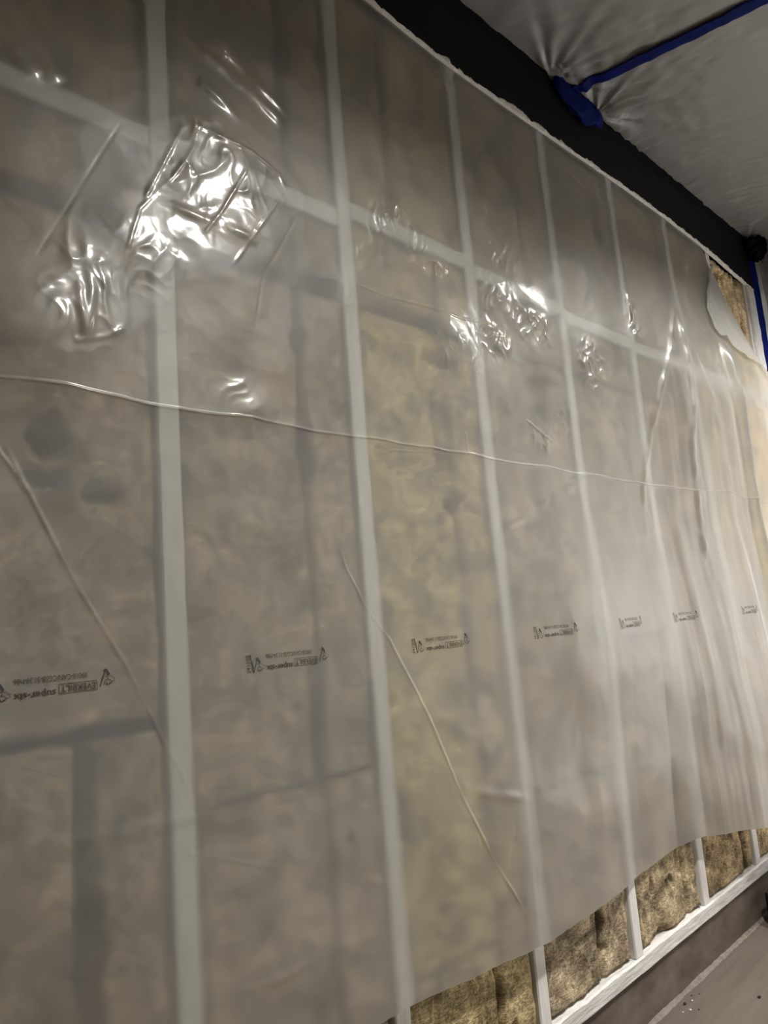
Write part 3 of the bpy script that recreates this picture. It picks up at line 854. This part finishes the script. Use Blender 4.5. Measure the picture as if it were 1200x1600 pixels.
# ------------------------------------------------------------------ small things on the floor
def crumb(x, y, s, mat, seed, label, name='insulation_crumb'):
    U, V_ = np.meshgrid(np.linspace(0, math.pi, 9), np.linspace(0, 2 * math.pi, 13))
    r_ = 1 + 0.35 * noise2(np.cos(V_) * np.sin(U) * 1.7 + seed, np.sin(V_) * 1.7 + np.cos(U) * 1.7, 150)
    P_ = np.stack([x + s * 0.75 * r_ * np.sin(U) * np.cos(V_), y + s * 0.5 * r_ * np.sin(U) * np.sin(V_), np.maximum(0.0003, s * 0.22 + s * 0.30 * r_ * np.cos(U))], -1)
    o_ = grid_obj(name, P_, mat)
    return tag(o_, label, 'debris', 'crumbs on the floor')


crumb(2.045, -0.155, 0.0085, M_CRUMB, 1.0, 'lone dark crumb lying on the open floor')
crumb(2.33, -0.125, 0.005, M_CRUMB, 2.0, 'small dark speck on the floor nearer the far end')
crumb(1.905, -0.022, 0.0075, M_CRUMB, 3.0, 'dark crumb in the little debris heap against the curb')
CRUMB_LABELS = ['largest pale crumb touching the curb in the debris heap', 'brown crumb at the far end of the debris heap by the curb', 'pale crumb at the near side of the debris heap',
                'brown crumb farthest from the curb in the debris heap', 'pale crumb at the near end of the debris heap by the curb', 'smallest brown speck at the far tip of the debris heap']
for i_, (cx_, cy_, cs_) in enumerate([(1.93, -0.03, 0.005), (1.955, -0.018, 0.004), (1.885, -0.045, 0.006), (1.90, -0.06, 0.004), (1.865, -0.035, 0.004), (1.975, -0.03, 0.003)]):
    crumb(cx_, cy_, cs_, M_CHIP if i_ % 2 == 0 else M_CRUMB, 4.0 + i_, CRUMB_LABELS[i_])

# black carry case at the right edge, standing against the curb
case = empty('tool_case', (2.66, -0.075, 0))
tag(case, 'black plastic case with a loop handle on floor, cut by right picture edge', 'tool case')
box_obj('body', (-0.16, 0.16, -0.05, 0.05, 0.001, 0.098), M_BLACK, case, bevel=0.012)
box_obj('latch', (-0.09, -0.05, -0.056, -0.0495, 0.05, 0.085), M_GREY, case, bevel=0.002)
box_obj('latch', (0.05, 0.09, -0.056, -0.0495, 0.05, 0.085), M_GREY, case, bevel=0.002)
hp = [(-0.150, 0.09), (-0.150, 0.130), (-0.143, 0.147), (-0.125, 0.156), (0.125, 0.156), (0.143, 0.147), (0.150, 0.130), (0.150, 0.09)]
th_ = np.linspace(0, 2 * math.pi, 13)
G_ = []
for i_, (hx_, hz_) in enumerate(hp):
    a_ = np.array(hp[max(0, i_ - 1)]); b_ = np.array(hp[min(len(hp) - 1, i_ + 1)]); d_ = (b_ - a_) / np.hypot(*(b_ - a_))
    G_.append([(hx_ - d_[1] * 0.010 * math.cos(t_), 0.013 * math.sin(t_), hz_ + d_[0] * 0.010 * math.cos(t_)) for t_ in th_])
grid_obj('handle', np.array(G_), M_BLACK, case)
box_obj('grip', (-0.06, 0.06, -0.016, 0.016, 0.142, 0.170), M_GREY, case, bevel=0.008)

# ------------------------------------------------------------------ lamps, all unseen and added
def added_work_light(pos, aim, watts):  # unseen lamp, added to throw a soft bounce onto the sheet
    root = empty('work_light', (pos[0], pos[1], 0))
    tag(root, 'LED work light on a tripod beside the right of the sheet', 'work light')
    p_ = Vector(pos)
    d_ = (Vector(aim) - p_).normalized()
    q_ = d_.to_track_quat('-Z', 'Y')

    def tube(name, a_, b_, r_, parent):
        a_, b_ = Vector(a_), Vector(b_); w_ = (b_ - a_).normalized(); s_ = w_.orthogonal().normalized(); t_ = w_.cross(s_)
        G2 = np.array([[tuple(c_ + s_ * r_ * k_ * math.cos(t) + t_ * r_ * k_ * math.sin(t)) for t in np.linspace(0, 2 * math.pi, 13)] for c_, k_ in ((a_, 0.01), (a_, 1), (b_, 1), (b_, 0.01))])
        return grid_obj(name, G2, M_BLACK, parent)
    tube('pole', (0, 0, 0.25), (0, 0, pos[2] - 0.13), 0.012, root)
    for k_ in range(3):
        an = math.radians(200 + 120 * k_)
        tube('leg', (0, 0, 0.45), (0.36 * math.cos(an), 0.36 * math.sin(an), 0.012), 0.010, root)
    v_, f_ = box_data(-0.13, 0.13, -0.10, 0.10, 0.004, 0.055)
    h_ = mesh_obj('lamp_head', v_, f_, M_BLACK, root)
    h_.location = (0, 0, pos[2]); h_.rotation_mode = 'QUATERNION'; h_.rotation_quaternion = q_
    bm_ = h_.modifiers.new('bevel', 'BEVEL'); bm_.width = 0.008; bm_.segments = 2
    v_, f_ = box_data(-0.12, 0.12, -0.09, 0.09, 0.0015, 0.006)
    mesh_obj('lens', v_, f_, M_LENS, h_)
    tube('yoke', (0, 0, pos[2] - 0.14), (0, 0, pos[2] - 0.085), 0.016, root)
    ld = bpy.data.lights.new('work_light_beam', 'AREA')
    ld.shape = 'RECTANGLE'; ld.size = 0.24; ld.size_y = 0.18; ld.energy = watts; ld.color = (0.975, 0.97, 1.0); ld.spread = math.radians(120)
    lo_ = bpy.data.objects.new('work_light_beam', ld)
    link(lo_, h_)


added_work_light(WORK_POS, WORK_AIM, WORK_W)


def downlight(x, y, watts, angle, colr, label):  # unseen lamp, added to give the sheet its glints and shadow
    root = empty('ceiling_light', (x, y, CEIL_Z - 0.06))
    tag(root, label, 'lamp', 'ceiling downlights')
    K = 40
    prof_ = [(0.076, 0.0), (0.086, -0.004), (0.105, -0.002), (0.108, 0.004), (0.106, 0.055), (0.0, 0.056)]
    th = np.linspace(0, 2 * math.pi, K + 1)
    G = np.array([[(r_ * math.cos(t), r_ * math.sin(t), z_) for t in th] for r_, z_ in prof_])
    grid_obj('trim_ring', G, M_WHITEWALL, root)
    G = np.array([[(r_ * math.cos(t), r_ * math.sin(t), z_) for t in th] for r_, z_ in [(0.0005, 0.006), (0.04, 0.005), (0.077, 0.003)]])
    grid_obj('lens', G, M_LENS, root)
    ld = bpy.data.lights.new('ceiling_light_beam', 'SPOT')
    ld.energy = watts; ld.color = colr; ld.spot_size = math.radians(angle); ld.spot_blend = 1.0; ld.shadow_soft_size = 0.075
    lo_ = bpy.data.objects.new('ceiling_light_beam', ld)
    lo_.location = (0, 0, -0.012)
    link(lo_, root)


for (lx_, ly_, lw_, la_, lc_), lab in zip(LAMPS, ('round ceiling downlight above the left of the plastic sheet', 'round ceiling downlight above the right of the plastic sheet', 'round ceiling downlight in the middle of the room')):
    downlight(lx_, ly_, lw_, la_, lc_, lab)
